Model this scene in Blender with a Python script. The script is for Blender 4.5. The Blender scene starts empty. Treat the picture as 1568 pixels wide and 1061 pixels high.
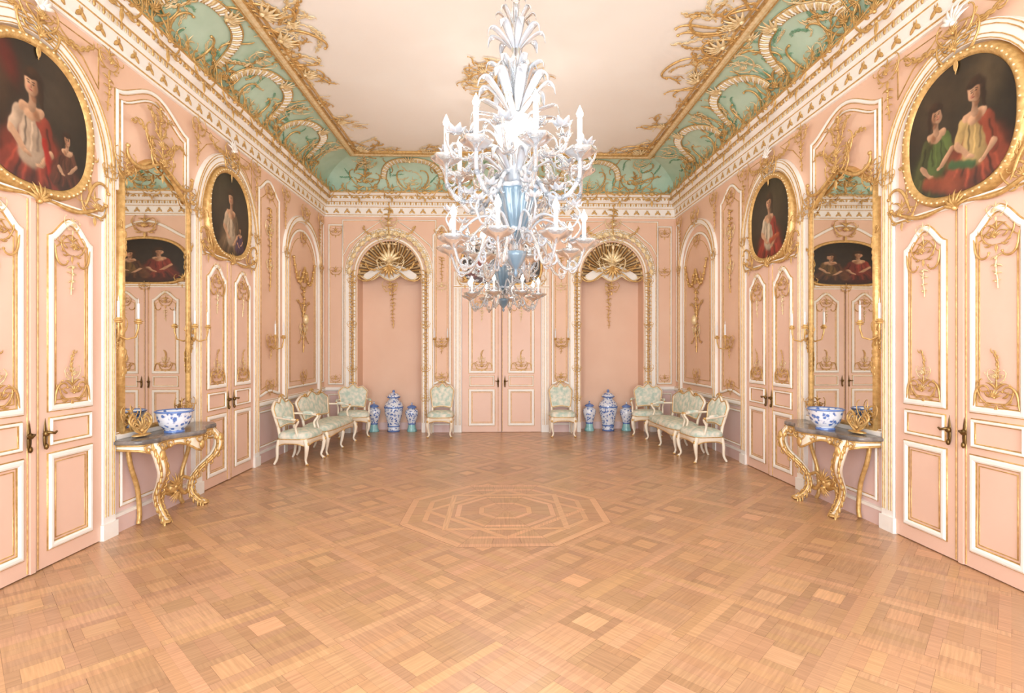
import bpy, math, random
import numpy as np
random.seed(7); RNG=np.random.RandomState(3)
pi=math.pi
HW=3.63; D=10.9; Y0=-0.5; ZC=4.88; ZT=5.44; CI=.8; CAMZ=1.7
UM=5.57
# ------------------------------------------------------------------ materials
def lin(c):
    c=np.array(c,float)/255.0
    return tuple(np.where(c<=.04045,c/12.92,((c+.055)/1.055)**2.4))
def mat(name,c1,c2=None,rough=.5,metal=0.0,scale=6.0,bump=0.0,bscale=40.0,emit=0.0,trans=0.0,coat=0.0,stretch=(1,1,1)):
    m=bpy.data.materials.new(name); m.use_nodes=True
    nt=m.node_tree; N=nt.nodes; L=nt.links; p=N['Principled BSDF']
    c1=lin(c1); c2=lin(c2) if c2 else tuple(x*.93 for x in c1)
    tc=N.new('ShaderNodeTexCoord'); mp=N.new('ShaderNodeMapping'); mp.inputs['Scale'].default_value=stretch
    L.new(tc.outputs['Object'],mp.inputs['Vector'])
    nz=N.new('ShaderNodeTexNoise'); nz.inputs['Scale'].default_value=scale; nz.inputs['Detail'].default_value=3
    L.new(mp.outputs['Vector'],nz.inputs['Vector'])
    cr=N.new('ShaderNodeValToRGB'); cr.color_ramp.elements[0].position=.35; cr.color_ramp.elements[1].position=.65
    cr.color_ramp.elements[0].color=(*c1,1); cr.color_ramp.elements[1].color=(*c2,1)
    L.new(nz.outputs['Fac'],cr.inputs['Fac']); L.new(cr.outputs['Color'],p.inputs['Base Color'])
    p.inputs['Roughness'].default_value=rough; p.inputs['Metallic'].default_value=metal
    p.inputs['Transmission Weight'].default_value=trans; p.inputs['Coat Weight'].default_value=coat
    if emit:
        p.inputs['Emission Color'].default_value=(*c1,1); p.inputs['Emission Strength'].default_value=emit
    if bump:
        n2=N.new('ShaderNodeTexNoise'); n2.inputs['Scale'].default_value=bscale; L.new(mp.outputs['Vector'],n2.inputs['Vector'])
        b=N.new('ShaderNodeBump'); b.inputs['Strength'].default_value=bump; b.inputs['Distance'].default_value=.01
        L.new(n2.outputs['Fac'],b.inputs['Height']); L.new(b.outputs['Normal'],p.inputs['Normal'])
    return m
PEACH=mat('peach_paint',(236,200,175),(232,194,168),rough=.55,scale=1.5)
DOORP=mat('door_paint',(236,202,183),(232,196,176),rough=.45,scale=1.5)
PINK=mat('dado_daylight_pink',(230,203,198),(226,197,192),rough=.5,scale=1.5)  # daylight tint of the lower walls, put into the dado and baseboard colour
WHITE=mat('cream_white_paint',(248,246,241),(246,242,235),rough=.4)
CEIL=mat('ceiling_plaster',(242,238,231),(239,233,225),rough=.8,scale=.8)
GOLD=mat('gilding',(228,192,128),(200,160,98),rough=.4,metal=.5,scale=25,bump=.3,bscale=60)
LGOLD=mat('pale_gilding',(244,228,190),(228,200,144),rough=.42,metal=.3,scale=25)
GREEN=mat('cove_green',(196,219,198),(182,209,186),rough=.6,scale=3)
DGREEN=mat('leaf_green',(134,178,146),(114,160,126),rough=.6,scale=12)
SHELLBG=mat('antiqued_mirror',(176,152,122),(136,114,88),rough=.25,metal=.4,scale=8)
MIRR=mat('mirror_silver',(236,234,228),(234,231,224),rough=.015,metal=1.0)
BRASS=mat('dark_brass',(130,104,62),(104,80,44),rough=.35,metal=.85)
GAP=mat('door_gap',(90,62,48),rough=.8)
FAB=mat('floral_fabric',(238,234,218),(184,206,192),rough=.85,scale=14,bump=.2,bscale=90)
CHW=mat('chair_cream_lacquer',(247,238,220),(240,226,202),rough=.35)
MARB=mat('grey_marble',(150,142,136),(96,92,90),rough=.18,scale=9)
CANDLE=mat('candle_wax',(232,234,234),rough=.5)
FLAME=mat('bulb_glow',(255,246,228),(255,246,228),emit=16)
GLASS=mat('clear_murano_glass',(226,232,236),(210,218,226),rough=.06,trans=.85)
MILK=mat('milk_white_glass',(206,211,217),(186,194,204),rough=.15,trans=.45,coat=.4)
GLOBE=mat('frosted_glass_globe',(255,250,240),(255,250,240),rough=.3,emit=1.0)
BGLASS=mat('blue_grey_glass',(92,120,140),(126,154,172),rough=.1,trans=.25,coat=.5,scale=3)
def porcelain():
    m=mat('blue_white_porcelain',(244,244,246),rough=.12,coat=.6); nt=m.node_tree;N=nt.nodes;L=nt.links;p=N['Principled BSDF']
    tc=N.new('ShaderNodeTexCoord'); v=N.new('ShaderNodeTexVoronoi'); v.inputs['Scale'].default_value=22; L.new(tc.outputs['Object'],v.inputs['Vector'])
    nz=N.new('ShaderNodeTexNoise'); nz.inputs['Scale'].default_value=34; nz.inputs['Detail'].default_value=4; L.new(tc.outputs['Object'],nz.inputs['Vector'])
    mx=N.new('ShaderNodeMath'); mx.operation='ADD'; L.new(v.outputs['Distance'],mx.inputs[0]); L.new(nz.outputs['Fac'],mx.inputs[1])
    cr=N.new('ShaderNodeValToRGB'); e=cr.color_ramp.elements
    e[0].position=.78; e[0].color=(*lin((86,120,186)),1); e[1].position=.98; e[1].color=(*lin((226,232,242)),1)
    L.new(mx.outputs[0],cr.inputs['Fac']); L.new(cr.outputs['Color'],p.inputs['Base Color']); return m
PORC=porcelain()
BLUE=mat('cobalt_glaze',(86,120,186),(110,142,202),rough=.15,coat=.5,scale=20)
TEAL=mat('teal_glaze',(130,190,196),(160,208,208),rough=.15,coat=.5,scale=20)
def attrmat(name,rough,coat=0,grain=None,lo=.6):
    m=bpy.data.materials.new(name); m.use_nodes=True; nt=m.node_tree;N=nt.nodes;L=nt.links;p=N['Principled BSDF']
    a=N.new('ShaderNodeAttribute'); a.attribute_name='Col'
    p.inputs['Roughness'].default_value=rough; p.inputs['Coat Weight'].default_value=coat; p.inputs['Coat Roughness'].default_value=.22
    tc=N.new('ShaderNodeTexCoord'); mp=N.new('ShaderNodeMapping'); L.new(tc.outputs['Object'],mp.inputs['Vector'])
    if grain is not None:
        mp.inputs['Rotation'].default_value=(0,0,grain); 
        m2=N.new('ShaderNodeMapping'); m2.inputs['Scale'].default_value=(4,70,1); L.new(mp.outputs['Vector'],m2.inputs['Vector']); out=m2.outputs['Vector']; sc=1.0
    else: out=mp.outputs['Vector']; sc=9.0
    nz=N.new('ShaderNodeTexNoise'); nz.inputs['Scale'].default_value=sc; nz.inputs['Detail'].default_value=5; L.new(out,nz.inputs['Vector'])
    cr=N.new('ShaderNodeValToRGB'); e=cr.color_ramp.elements; e[0].position=.3; e[1].position=.7
    e[0].color=(lo,lo*.98,lo*.95,1); e[1].color=(1.1,1.1,1.1,1)
    L.new(nz.outputs['Fac'],cr.inputs['Fac'])
    mx=N.new('ShaderNodeMix'); mx.data_type='RGBA'; mx.blend_type='MULTIPLY'; mx.inputs['Factor'].default_value=1
    L.new(a.outputs['Color'],mx.inputs['A']); L.new(cr.outputs['Color'],mx.inputs['B']); L.new(mx.outputs['Result'],p.inputs['Base Color'])
    return m
# ------------------------------------------------------------------ builder
class B:
    def __init__(s,M=None): s.v=[];s.f=[];s.m=[];s.s=[];s.n=0;s.mats=[];s.M=M;s.col=[]
    def add(s,V,F,mt,smooth=True,col=None):
        V=np.asarray(V,float)
        if s.M is not None: V=s.M(V)
        if mt not in s.mats: s.mats.append(mt)
        k=s.mats.index(mt); n=s.n
        s.v.append(V); s.f.extend([tuple(i+n for i in f) for f in F]); s.m.extend([k]*len(F)); s.s.extend([smooth]*len(F)); s.n+=len(V)
        if col is not None: s.col.append(np.broadcast_to(np.asarray(col,float),(len(V),3)))
    def obj(s,name,parent=None):
        me=bpy.data.meshes.new(name); V=np.concatenate(s.v)
        me.from_pydata(V.tolist(),[],s.f)
        for m in s.mats: me.materials.append(m)
        me.polygons.foreach_set('material_index',s.m); me.polygons.foreach_set('use_smooth',s.s)
        if s.col:
            c=np.concatenate(s.col); a=me.color_attributes.new('Col','FLOAT_COLOR','POINT')
            a.data.foreach_set('color',np.concatenate([c,np.ones((len(c),1))],1).ravel())
        me.update()
        o=bpy.data.objects.new(name,me); bpy.context.scene.collection.objects.link(o)
        if parent: o.parent=parent
        return o
def grid(b,P,mt,cu=False,cv=False,smooth=True,col=None):
    n,m=P.shape[:2]; F=[]
    for i in range(n if cu else n-1):
        for j in range(m if cv else m-1):
            i2=(i+1)%n; j2=(j+1)%m; F.append((i*m+j,i2*m+j,i2*m+j2,i*m+j2))
    b.add(P.reshape(-1,3),F,mt,smooth,col)
def box(b,x0,x1,y0,y1,z0,z1,mt):
    V=[(x,y,z) for x in(x0,x1) for y in(y0,y1) for z in(z0,z1)]
    b.add(V,[(0,1,3,2),(4,6,7,5),(0,4,5,1),(2,3,7,6),(0,2,6,4),(1,5,7,3)],mt,False)
def tube(b,pts,r,mt,sides=6,flat=1.0,ref=(0,0,1),cap=True):
    P=np.asarray(pts,float); n=len(P); r=np.broadcast_to(np.asarray(r,float),(n,))
    T=np.gradient(P,axis=0); T/=np.linalg.norm(T,axis=1)[:,None]+1e-12
    if ref is None:
        N=np.zeros_like(P); a=np.array([1,0,0.]) if abs(T[0,0])<.8 else np.array([0,1.,0])
        for i in range(n):
            a=a-T[i]*a.dot(T[i]); a/=np.linalg.norm(a)+1e-12; N[i]=a
    else:
        N=np.cross(np.array(ref,float),T); N/=np.linalg.norm(N,axis=1)[:,None]+1e-12
    Q=np.cross(T,N); A=np.linspace(0,2*pi,sides,endpoint=False)
    R=P[:,None,:]+r[:,None,None]*(np.cos(A)[None,:,None]*N[:,None,:]+flat*np.sin(A)[None,:,None]*Q[:,None,:])
    grid(b,R,mt,cv=True)
    if cap and (r[0]>.003 or r[-1]>.003):
        b.add(R[0],[tuple(range(sides))],mt,False); b.add(R[-1],[tuple(range(sides))],mt,False)
def lathe(b,prof,c,mt,n=24,wave=0,wn=8,sx=1,sy=1,wtop=False):
    p=np.array(prof,float); A=np.linspace(0,2*pi,n,endpoint=False)
    W=1+wave*np.cos(A*wn)
    R=p[:,0][:,None]*W[None,:]
    P=np.stack([c[0]+R*np.cos(A)*sx,c[1]+R*np.sin(A)*sy,c[2]+np.repeat(p[:,1][:,None],n,1)],-1)
    grid(b,P,mt,cv=True)
def blob(b,c,r,mt,n=8,m=5):
    r=np.broadcast_to(np.asarray(r,float),(3,)); t=np.linspace(0,pi,m+1); A=np.linspace(0,2*pi,n,endpoint=False)
    P=np.stack([c[0]+r[0]*np.sin(t)[:,None]*np.cos(A),c[1]+r[1]*np.sin(t)[:,None]*np.sin(A),c[2]+r[2]*np.cos(t)[:,None]*np.ones(n)],-1)
    grid(b,P,mt,cv=True)
def sweep(b,path,prof,mt,closed=True,w0=0,smooth=False):
    P=np.asarray(path,float); n=len(P)
    d=np.roll(P,-1,0)-P
    if not closed: d[-1]=d[-2]
    d/=np.linalg.norm(d,axis=1)[:,None]+1e-12; nn=np.stack([-d[:,1],d[:,0]],1); np_=np.roll(nn,1,0)
    if not closed: np_[0]=nn[0]
    m=(nn+np_)/np.clip(1+(nn*np_).sum(1),.4,3)[:,None]
    pr=np.array(prof,float)
    R=np.zeros((n,len(pr),3)); R[:,:,:2]=P[:,None,:]+pr[None,:,0,None]*m[:,None,:]; R[:,:,2]=pr[None,:,1]+w0
    grid(b,R,mt,cu=closed,smooth=smooth)
def fill(b,path,w,mt):
    P=np.asarray(path,float); b.add(np.column_stack([P,np.full(len(P),w)]),[tuple(range(len(P)))],mt,False)
# paths ---------------------------------------------------
def rect(u0,u1,v0,v1): return [(u0,v0),(u1,v0),(u1,v1),(u0,v1)]
def arch(u0,u1,v0,vs,vt,n=22,closed=True):
    c=(u0+u1)/2;a=(u1-u0)/2; t=np.linspace(0,pi,n)
    return [(u0,v0)]*closed+[(u1,v0)]+[(c+a*math.cos(x),vs+(vt-vs)*math.sin(x)) for x in t]+([] if closed else [(u0,v0)])
def roc(u0,u1,v0,v1,d,db=0,n=17):
    c=(u0+u1)/2;a=(u1-u0)/2; x=np.linspace(1,-1,n); h=(.5+.5*np.cos(pi*x))**.8
    top=[(c+a*xx,v1-d+d*hh) for xx,hh in zip(x,h)]
    bot=[(c-a*xx,v0+db*hh) for xx,hh in zip(x,h)] if db else [(u0,v0),(u1,v0)]
    return bot+top
def ell(c,a,b_,n=48,p=1.0,pb=None):
    pb=pb or p; t=np.linspace(0,2*pi,n,endpoint=False); out=[]
    for x in t:
        q=p if math.sin(x)>=0 else pb
        out.append((c[0]+a*abs(math.cos(x))**q*(1 if math.cos(x)>0 else -1),c[1]+b_*abs(math.sin(x))**q*(1 if math.sin(x)>0 else -1)))
    return out
GK=.68
def mould(b,path,wd=.035,w0=0,closed=True,gold=True,h=.022,g=.008):
    k=wd*.66; g=g*GK
    sweep(b,path,[(-k,0),(-k,h*.6),(-k*.4,h),(k*.4,h),(k,h*.6),(k,0)],WHITE,closed,w0)
    if gold:
        for o in (-k-g*.6,k+g*.6):
            sweep(b,path,[(o-g,0),(o-g*.5,g*1.6),(o+g*.5,g*1.6),(o+g,0)],GOLD,closed,w0,True)
def goldline(b,path,g=.01,w0=0,closed=True,mt=None):
    g=g*.8
    sweep(b,path,[(-g,0),(-g*.6,g*1.3),(g*.6,g*1.3),(g,0)],mt or GOLD,closed,w0,True)
# ornament ------------------------------------------------
def curl(p,h,L,ks,n=16,w=.02):
    t=np.linspace(0,1,n); k=np.interp(t,np.linspace(0,1,len(ks)),ks); th=h+np.concatenate([[0],np.cumsum((k[1:]+k[:-1])/2)/(n-1)])
    tm=(th[1:]+th[:-1])/2; st=L/(n-1)
    x=p[0]+np.concatenate([[0],np.cumsum(np.cos(tm))*st]); y=p[1]+np.concatenate([[0],np.cumsum(np.sin(tm))*st])
    return np.stack([x,y,np.full(n,w)],1)
def scroll(b,p,h,L,r,ks,mt,sg=1,w=.02,n=18,flat=.8,sides=5):
    r=r*.66
    if sg<0: h=pi-h; ks=[-k for k in ks]
    P=curl(p,h,L,ks,n,w); t=np.linspace(0,1,n); R=r*(.45+.55*np.sin(pi*t)**.7)
    tube(b,P,R,mt,sides,flat); blob(b,P[-1],(r*1.1,r*1.1,r*.9),mt,6,4)
def leaf(b,p,h,L,r,ks,mt,sg=1,w=.02,n=8,lift=.0):
    r=r*.86
    if sg<0: h=pi-h; ks=[-k for k in ks]
    P=curl(p,h,L,ks,n,w); t=np.linspace(0,1,n); P[:,2]+=lift*np.sin(pi*t)
    R=r*np.clip(np.sin(pi*(t*.93+.05)**.7),.04,1); tube(b,P,R,mt,5,.4,cap=False)
def shell(b,u,v,s,mt,h0=pi/2,spread=2.4,n=7,w=.02):
    for i in range(n):
        a=h0+spread*(i/(n-1)-.5); leaf(b,(u,v),a,s*(1-.15*abs(i/(n-1)-.5)*2),s*.14,[0,0],mt,w=w,lift=s*.15,n=6)
    blob(b,(u,v,w+s*.05),s*.16,mt,6,4)
def cart(b,u,v,s,mt=GOLD,w=.02,flip=1,drop=True,top=True,j=.12):
    r=lambda x:x*(1+random.uniform(-j,j))
    for sg in(1,-1):
        scroll(b,(u+.08*s*sg,v-flip*.5*s),flip*r(-.35),r(1.9*s),.075*s,[flip*k for k in(5,2.2,1.5,3,7.5)],mt,sg,w)
        scroll(b,(u+.12*s*sg,v+flip*.22*s),flip*r(.4),r(1.1*s),.06*s,[flip*k for k in(-3,-1,3,9)],mt,sg,w)
        leaf(b,(u+.35*s*sg,v-flip*.1*s),flip*r(.2),r(.55*s),.08*s,[flip*1.0,flip*2],mt,sg,w)
        leaf(b,(u+.3*s*sg,v-flip*.45*s),flip*r(-.8),r(.5*s),.08*s,[flip*1.0,flip*2.5],mt,sg,w)
        leaf(b,(u+.6*s*sg,v-flip*.35*s),flip*r(-.2),r(.4*s),.06*s,[flip*1.5,flip*3],mt,sg,w)
    shell(b,u,v-.1*s*flip,.5*s,mt,h0=flip*pi/2,w=w+.01)
    if top:
        for a in(-.5,0,.5): leaf(b,(u,v+flip*.3*s),flip*(pi/2)+a,r(.7*s),.09*s,[a*2,a*3],mt,w=w)
    if drop:
        for a in(-.5,0,.5): leaf(b,(u,v-flip*.5*s),-flip*(pi/2)+a,r(.55*s),.07*s,[-a*2,-a*3],mt,w=w)
def dropg(b,u,v,L,s,mt=GOLD,w=.02):
    n=max(3,int(L/(s*.55)))
    tube(b,[(u+.1*s*math.sin(i*1.3),v-L*i/n,w) for i in range(n+1)],s*.06,mt,5)
    for i in range(n):
        k=s*(1-.55*i/n); y=v-L*i/n
        for sg in(1,-1): leaf(b,(u,y),random.uniform(-.9,.3),k*.7,k*.12,[2,-3],mt,sg,w)
        blob(b,(u,y-.2*k,w+.01),k*.13,mt,6,4)
def spray(b,u,v,h,L,mt=GOLD,w=.02,bend=2.0,r=None):
    r=r or L*.016; P=curl((u,v),h,L,[bend,-bend*.3,-bend*1.5,-bend*3],14,w); tube(b,P,np.linspace(r,r*.4,14),mt,5)
    for i in range(1,13):
        hh=math.atan2(P[i+1,1]-P[i,1],P[i+1,0]-P[i,0]) if i<13 else h
        sd=1 if i%2 else -1
        leaf(b,P[i,:2],hh+sd*random.uniform(.5,1.1),L*random.uniform(.16,.28),L*.035,[sd*-1.5,sd*-3],mt,w=w,n=6)
# ------------------------------------------------------------------ maps
def Mleft(P): return np.stack([-HW+P[:,2],P[:,0],P[:,1]],1)
def Mright(P): return np.stack([HW-P[:,2],P[:,0],P[:,1]],1)
def Mback(P): return np.stack([P[:,0],D-P[:,2],P[:,1]],1)
def Mfront(P): return np.stack([P[:,0],Y0+P[:,2],P[:,1]],1)
def cove(side):
    def f(P):
        ph=np.clip(P[:,1],0,1)*pi/2; h=ZT-ZC
        o=CI*(1-np.cos(ph)); z=ZC+h*np.sin(ph); nx=np.cos(ph)/CI; nz=-np.sin(ph)/h; l=np.hypot(nx,nz)
        o=o+P[:,2]*nx/l; z=z+P[:,2]*nz/l
        if side=='l': return np.stack([-HW+o,P[:,0],z],1)
        if side=='r': return np.stack([HW-o,P[:,0],z],1)
        return np.stack([P[:,0],D-o,z],1)
    return f
def Mceil(P): return np.stack([P[:,0],P[:,1],ZT-P[:,2]],1)
# ------------------------------------------------------------------ shell
b=B(); box(b,-HW-.15,-HW,Y0,D+.5,-.05,ZT+.1,PEACH); b.obj('wall_left')
b=B(); box(b,HW,HW+.15,Y0,D+.5,-.05,ZT+.1,PEACH); b.obj('wall_right')
NC=2.3; NH=.65; NVS=3.2; NVT=3.93; ND=.42
b=B(Mback)
def wq(u0,u1,v0,v1,w=0): b.add([(u0,v0,w),(u1,v0,w),(u1,v1,w),(u0,v1,w)],[(0,1,2,3)],PEACH,False)
wq(-HW,-NC-NH,0,5.5); wq(-NC+NH,NC-NH,0,5.5); wq(NC+NH,HW,0,5.5)
for s in(-1,1):
    c=s*NC; t=np.linspace(pi,0,25); xs=c+NH*np.cos(t); ys=NVS+(NVT-NVS)*np.sin(t)
    grid(b,np.stack([np.stack([xs,ys,xs*0],1),np.stack([xs,ys*0+5.5,xs*0],1)],0),PEACH,smooth=False)
    X=np.concatenate([[c-NH],xs,[c+NH]]); Y=np.concatenate([[0],ys,[0]])
    grid(b,np.stack([np.stack([X,Y,X*0],1),np.stack([X,Y,X*0-ND],1)],0),PEACH)
    wq(c-NH,c+NH,0,4.2,-ND)
b.obj('wall_back')
b=B(Mfront)
for(x0,x1)in((-HW,-2.9),(-1.3,-.85),(.85,1.3),(2.9,HW)): box(b,x0,x1,0,5.5,-.15,0,PEACH)
box(b,-HW,HW,4.2,5.5,-.15,0,PEACH); b.obj('wall_front')
for k,(x0,x1)in enumerate(((-2.9,-1.3),(-.85,.85),(1.3,2.9))):
    b=B(Mfront); sweep(b,rect(x0,x1,0,4.2),[(0,-.1),(0,0.02),(.07,.02),(.07,-.1)],WHITE)
    for v in(1.1,2.1,3.1): box(b,x0,x1,v-.02,v+.02,-.09,-.05,WHITE)
    box(b,(x0+x1)/2-.03,(x0+x1)/2+.03,0,4.2,-.09,-.04,WHITE); b.obj('window_%d'%(k+1))
b=B(); box(b,-HW+CI-.02,HW-CI+.02,Y0-.1,D-CI+.02,ZT,ZT+.1,CEIL); b.obj('ceiling')
b=B()
ph=np.linspace(0,1,13)
def ring(t):
    o=CI*(1-math.cos(t*pi/2)); z=ZC+(ZT-ZC)*math.sin(t*pi/2)
    return [(-HW+o,Y0,z),(-HW+o,D-o,z),(HW-o,D-o,z),(HW-o,Y0,z)]
P=np.array([ring(t) for t in ph])
for k in range(3): grid(b,P[:,k:k+2,:],GREEN)
b.obj('ceiling_cove')
# ------------------------------------------------------------------ floor (parquet)
def clip(poly,a,bb,c):
    out=[]
    for i in range(len(poly)):
        p=poly[i];q=poly[(i+1)%len(poly)]; dp=a*p[0]+bb*p[1]-c; dq=a*q[0]+bb*q[1]-c
        if dp<=0: out.append(p)
        if (dp<0<dq) or (dq<0<dp):
            t=dp/(dp-dq); out.append((p[0]+t*(q[0]-p[0]),p[1]+t*(q[1]-p[1])))
    return out
WA,WB,WC,WD=[attrmat('oak_parquet_'+k,.34,.35,g,.80) for k,g in(('a',pi/4),('b',-pi/4),('c',0),('d',pi/2))]
b=B(); box(b,-HW,HW,Y0,D+ND,-.06,-.003,GAP); b.col.append(np.full((8,3),.1))
base=np.array(lin((199,156,118)))
def wcol(k=1.0,v=.16): 
    f=k*(1+random.uniform(-v,v)); return base*np.array([f,f*random.uniform(.96,1.03),f*random.uniform(.92,1.05)])
RX=HW-.001
def piece(poly,mt,z=0,col=None,room=True,g=.0010):
    c=np.mean(poly,0); 
    poly=[tuple(c+(np.array(p)-c)*(1-g/max(.02,np.linalg.norm(np.array(p)-c)))) for p in poly]
    if room:
        for a,bb,cc in((1,0,RX),(-1,0,RX),(0,1,D+ND-.01),(0,-1,-Y0)):
            poly=clip(poly,a,bb,cc)
            if len(poly)<3: return
    b.add([(p[0],p[1],z) for p in poly],[tuple(range(len(poly)))],mt,False,col if col is not None else wcol())
S=1/math.sqrt(2); r2=math.sqrt(.5)
def rot(p,o): return (o[0]+(p[0]-p[1])*r2,o[1]+(p[0]+p[1])*r2)
BW=.062
for i in range(-20,21):
    for j in range(-20,21):
        o=rot((i*S,j*S),(0,.08))
        cx,cy=rot((i*S+S/2,j*S+S/2),(0,.08))
        if abs(cx)>HW+.6 or cy<Y0-.6 or cy>D+1: continue
        for(a,mt)in(((0,0,S-BW,BW),WA),((BW,S-BW,S,S),WA),((0,BW,BW,S),WB),((S-BW,0,S,S-BW),WB)):
            x0,y0,x1,y1=a; piece([rot(q,o) for q in((x0,y0),(x1,y0),(x1,y1),(x0,y1))],mt,col=wcol(1.05,.09))
        n=2; s=(S-2*BW)/n; par=(i*3+j*5)%2; pk=random.uniform(.94,1.06)
        for p in range(n):
            for q in range(n):
                x=BW+p*s;y=BW+q*s; k=pk*random.uniform(.86,1.06); e_=.06
                if (p+q+par)%2:
                    for (a0,b0,a1,b1),m in (((x,y,x+s,y+e_),WA),((x,y+s-e_,x+s,y+s),WA),((x,y+e_,x+e_,y+s-e_),WB),((x+s-e_,y+e_,x+s,y+s-e_),WB)):
                        piece([rot(z,o) for z in((a0,b0),(a1,b0),(a1,b1),(a0,b1))],m,col=wcol(k*.93,.07))
                    piece([rot(z,o) for z in((x+e_,y+e_),(x+s-e_,y+e_),(x+s-e_,y+s-e_),(x+e_,y+s-e_))],random.choice([WB,WA]),col=wcol(random.choice([.9,1.02,1.1,1.22]),.05))
                else:
                    dr=(p+j)%2
                    for e in range(4):
                        e0=e*s/4;e1=e0+s/4
                        pol=((x,y+e0),(x+s,y+e0),(x+s,y+e1),(x,y+e1)) if dr else ((x+e0,y),(x+e1,y),(x+e1,y+s),(x+e0,y+s))
                        piece([rot(z,o) for z in pol],WA if dr else WB,col=wcol(k,.08))
OC=(0.0,5.58)
def octp(R,k): a=pi/8+k*pi/4; return np.array([OC[0]+R*math.cos(a),OC[1]+R*math.sin(a)])
def ringo(R0,R1,z,ks,parts=1):
    for k in range(8):
        A=octp(R0,k);Bp=octp(R0,k+1);C=octp(R1,k+1);Dp=octp(R1,k)
        for e in range(parts):
            f0=e/parts;f1=(e+1)/parts
            piece([A+(Bp-A)*f0,A+(Bp-A)*f1,Dp+(C-Dp)*f1,Dp+(C-Dp)*f0],[WC,WA,WD,WB][(k+1)%4],z,wcol(ks,.06),False)
fullo=[octp(1.122,k) for k in range(8)]
b.add([(p[0],p[1],.0006) for p in fullo],[tuple(range(8))],GAP,False,(.1,.06,.04))
ringo(1.12,1.04,.0012,1.22); ringo(1.04,.90,.0012,.95,3); ringo(.90,.84,.0012,1.22);ringo(.84,.56,.0012,.95,3); ringo(.56,.50,.0012,1.27); ringo(.50,.30,.0012,.9,2); ringo(.30,.24,.0012,1.27); ringo(.24,.001,.0012,.98,1)
for off in(0,pi/4):
  for k in range(4):
    a=off+k*pi/2
    sq=[(OC[0]+R*math.cos(aa),OC[1]+R*math.sin(aa)) for R,aa in((.86,a),(.86,a+pi/2),(.78,a+pi/2),(.78,a))]
    piece(sq,[WA,WB,WC,WD][(k+(2 if off else 0))%4],.0018+.0004*(off>0),wcol(1.26,.03),False)
b.obj('floor')
# ------------------------------------------------------------------ cornice
TN=[0]
def trim(b):
    TN[0]+=1; return b.obj('trim_%d'%TN[0])
b=B()
prof=[(0,4.42),(.03,4.42),(.035,4.46),(.05,4.48),(.05,4.60),(.09,4.64),(.09,4.70),(.15,4.75),(.15,4.81),(.20,4.85),(.20,4.885),(0,4.90)]
path=[(HW,Y0),(HW,D),(-HW,D),(-HW,Y0)]
sweep(b,path,prof,WHITE,False)
for(o,z,g)in((.035,4.45,.009),(.055,4.61,.010),(.095,4.705,.010),(.155,4.815,.011),(.205,4.87,.013)):
    sweep(b,path,[(o-g,z-g),(o+g*.6,z-g*.6),(o+g*.6,z+g*.6),(o-g,z+g)],GOLD,False)
for M,u0,u1 in((Mleft,1.5,D-.1),(Mright,1.5,D-.1),(Mback,-HW+.1,HW-.1)):
    b.M=M; u=u0;i=0
    while u<u1:
        leaf(b,(u,4.485),pi/2+.6*(-1)**i,.13,.026,[2*(-1)**i,-4*(-1)**i],GOLD,w=.055,n=6)
        leaf(b,(u+.03,4.64),pi/2,.075,.024,[0,0],GOLD,w=.1,n=4); leaf(b,(u+.085,4.64),pi/2,.055,.016,[0,0],LGOLD,w=.1,n=4)
        leaf(b,(u,4.76),pi/2+.7*(-1)**i,.09,.02,[2*(-1)**i,-3*(-1)**i],GOLD,w=.16,n=5)
        blob(b,(u+.06,4.78,.155),(.022,.028,.016),GOLD,6,4)
        if i%6==0:
            cart(b,u,4.86,.2*random.uniform(.9,1.3),GOLD,w=.2,j=.3)
            for q in(-1,1): spray(b,u+.08*q,4.86,.35 if q>0 else pi-.35,.34,GOLD,w=.2,bend=q*-1.5)
        u+=.11;i+=1
b.obj('cornice')
b=B()
path=[(HW-CI,Y0),(HW-CI,D-CI),(-HW+CI,D-CI),(-HW+CI,Y0)]
sweep(b,path,[(-.06,ZT-.03),(-.04,ZT-.05),(0,ZT-.055),(.04,ZT-.04),(.06,ZT)],LGOLD,False)
for o in(-.06,.05,.12): sweep(b,path,[(o-.010,ZT-.012),(o-.008,ZT-.045),(o+.008,ZT-.045),(o+.010,ZT-.005)],GOLD,False)
trim(b)
b=B(Mceil)
W=HW-CI; DB=D-CI
def rocaille(u,v,ang,s):
    for k in range(15):
        spray(b,u+random.uniform(-.4,.4)*s,v+random.uniform(-.55,.55)*s,ang+random.uniform(-1.5,1.5),s*random.uniform(.28,.62),LGOLD if k%2==0 else GOLD,w=.02,bend=random.uniform(-2.5,2.5))
    for k in range(7):
        scroll(b,(u+random.uniform(-.35,.35)*s,v+random.uniform(-.4,.4)*s),ang+random.uniform(-1.5,1.5),s*random.uniform(.4,.85),s*.034,random.choice([[6,2,1,3,8],[-6,-2,-1,-3,-8],[5,1,-1,-7]]),GOLD,w=.022)
    shell(b,u,v,s*.28,LGOLD,h0=ang,w=.02); shell(b,u+random.uniform(-.3,.3)*s,v+random.uniform(-.3,.3)*s,s*.2,LGOLD,h0=ang+1,w=.02)
for s in(-1,1):
    ai=pi if s>0 else 0
    rocaille(s*(W-.2),DB-.2,(-3*pi/4 if s>0 else -pi/4),.75)
    for y,k in((8.7,.5),(7.2,.65),(6.4,.85),(5.9,.8),(5.4,.6),(4.1,.7)): rocaille(s*(W-.15),y,ai,k)
    rocaille(s*1.4,DB-.1,-pi/2,.55); rocaille(s*2.05,DB-.08,-pi/2,.35)
    for y in(9.6,8.0,6.8,4.9): rocaille(s*(W-.03),y,ai,.35)
rocaille(0,DB-.1,-pi/2,.55)
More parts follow.
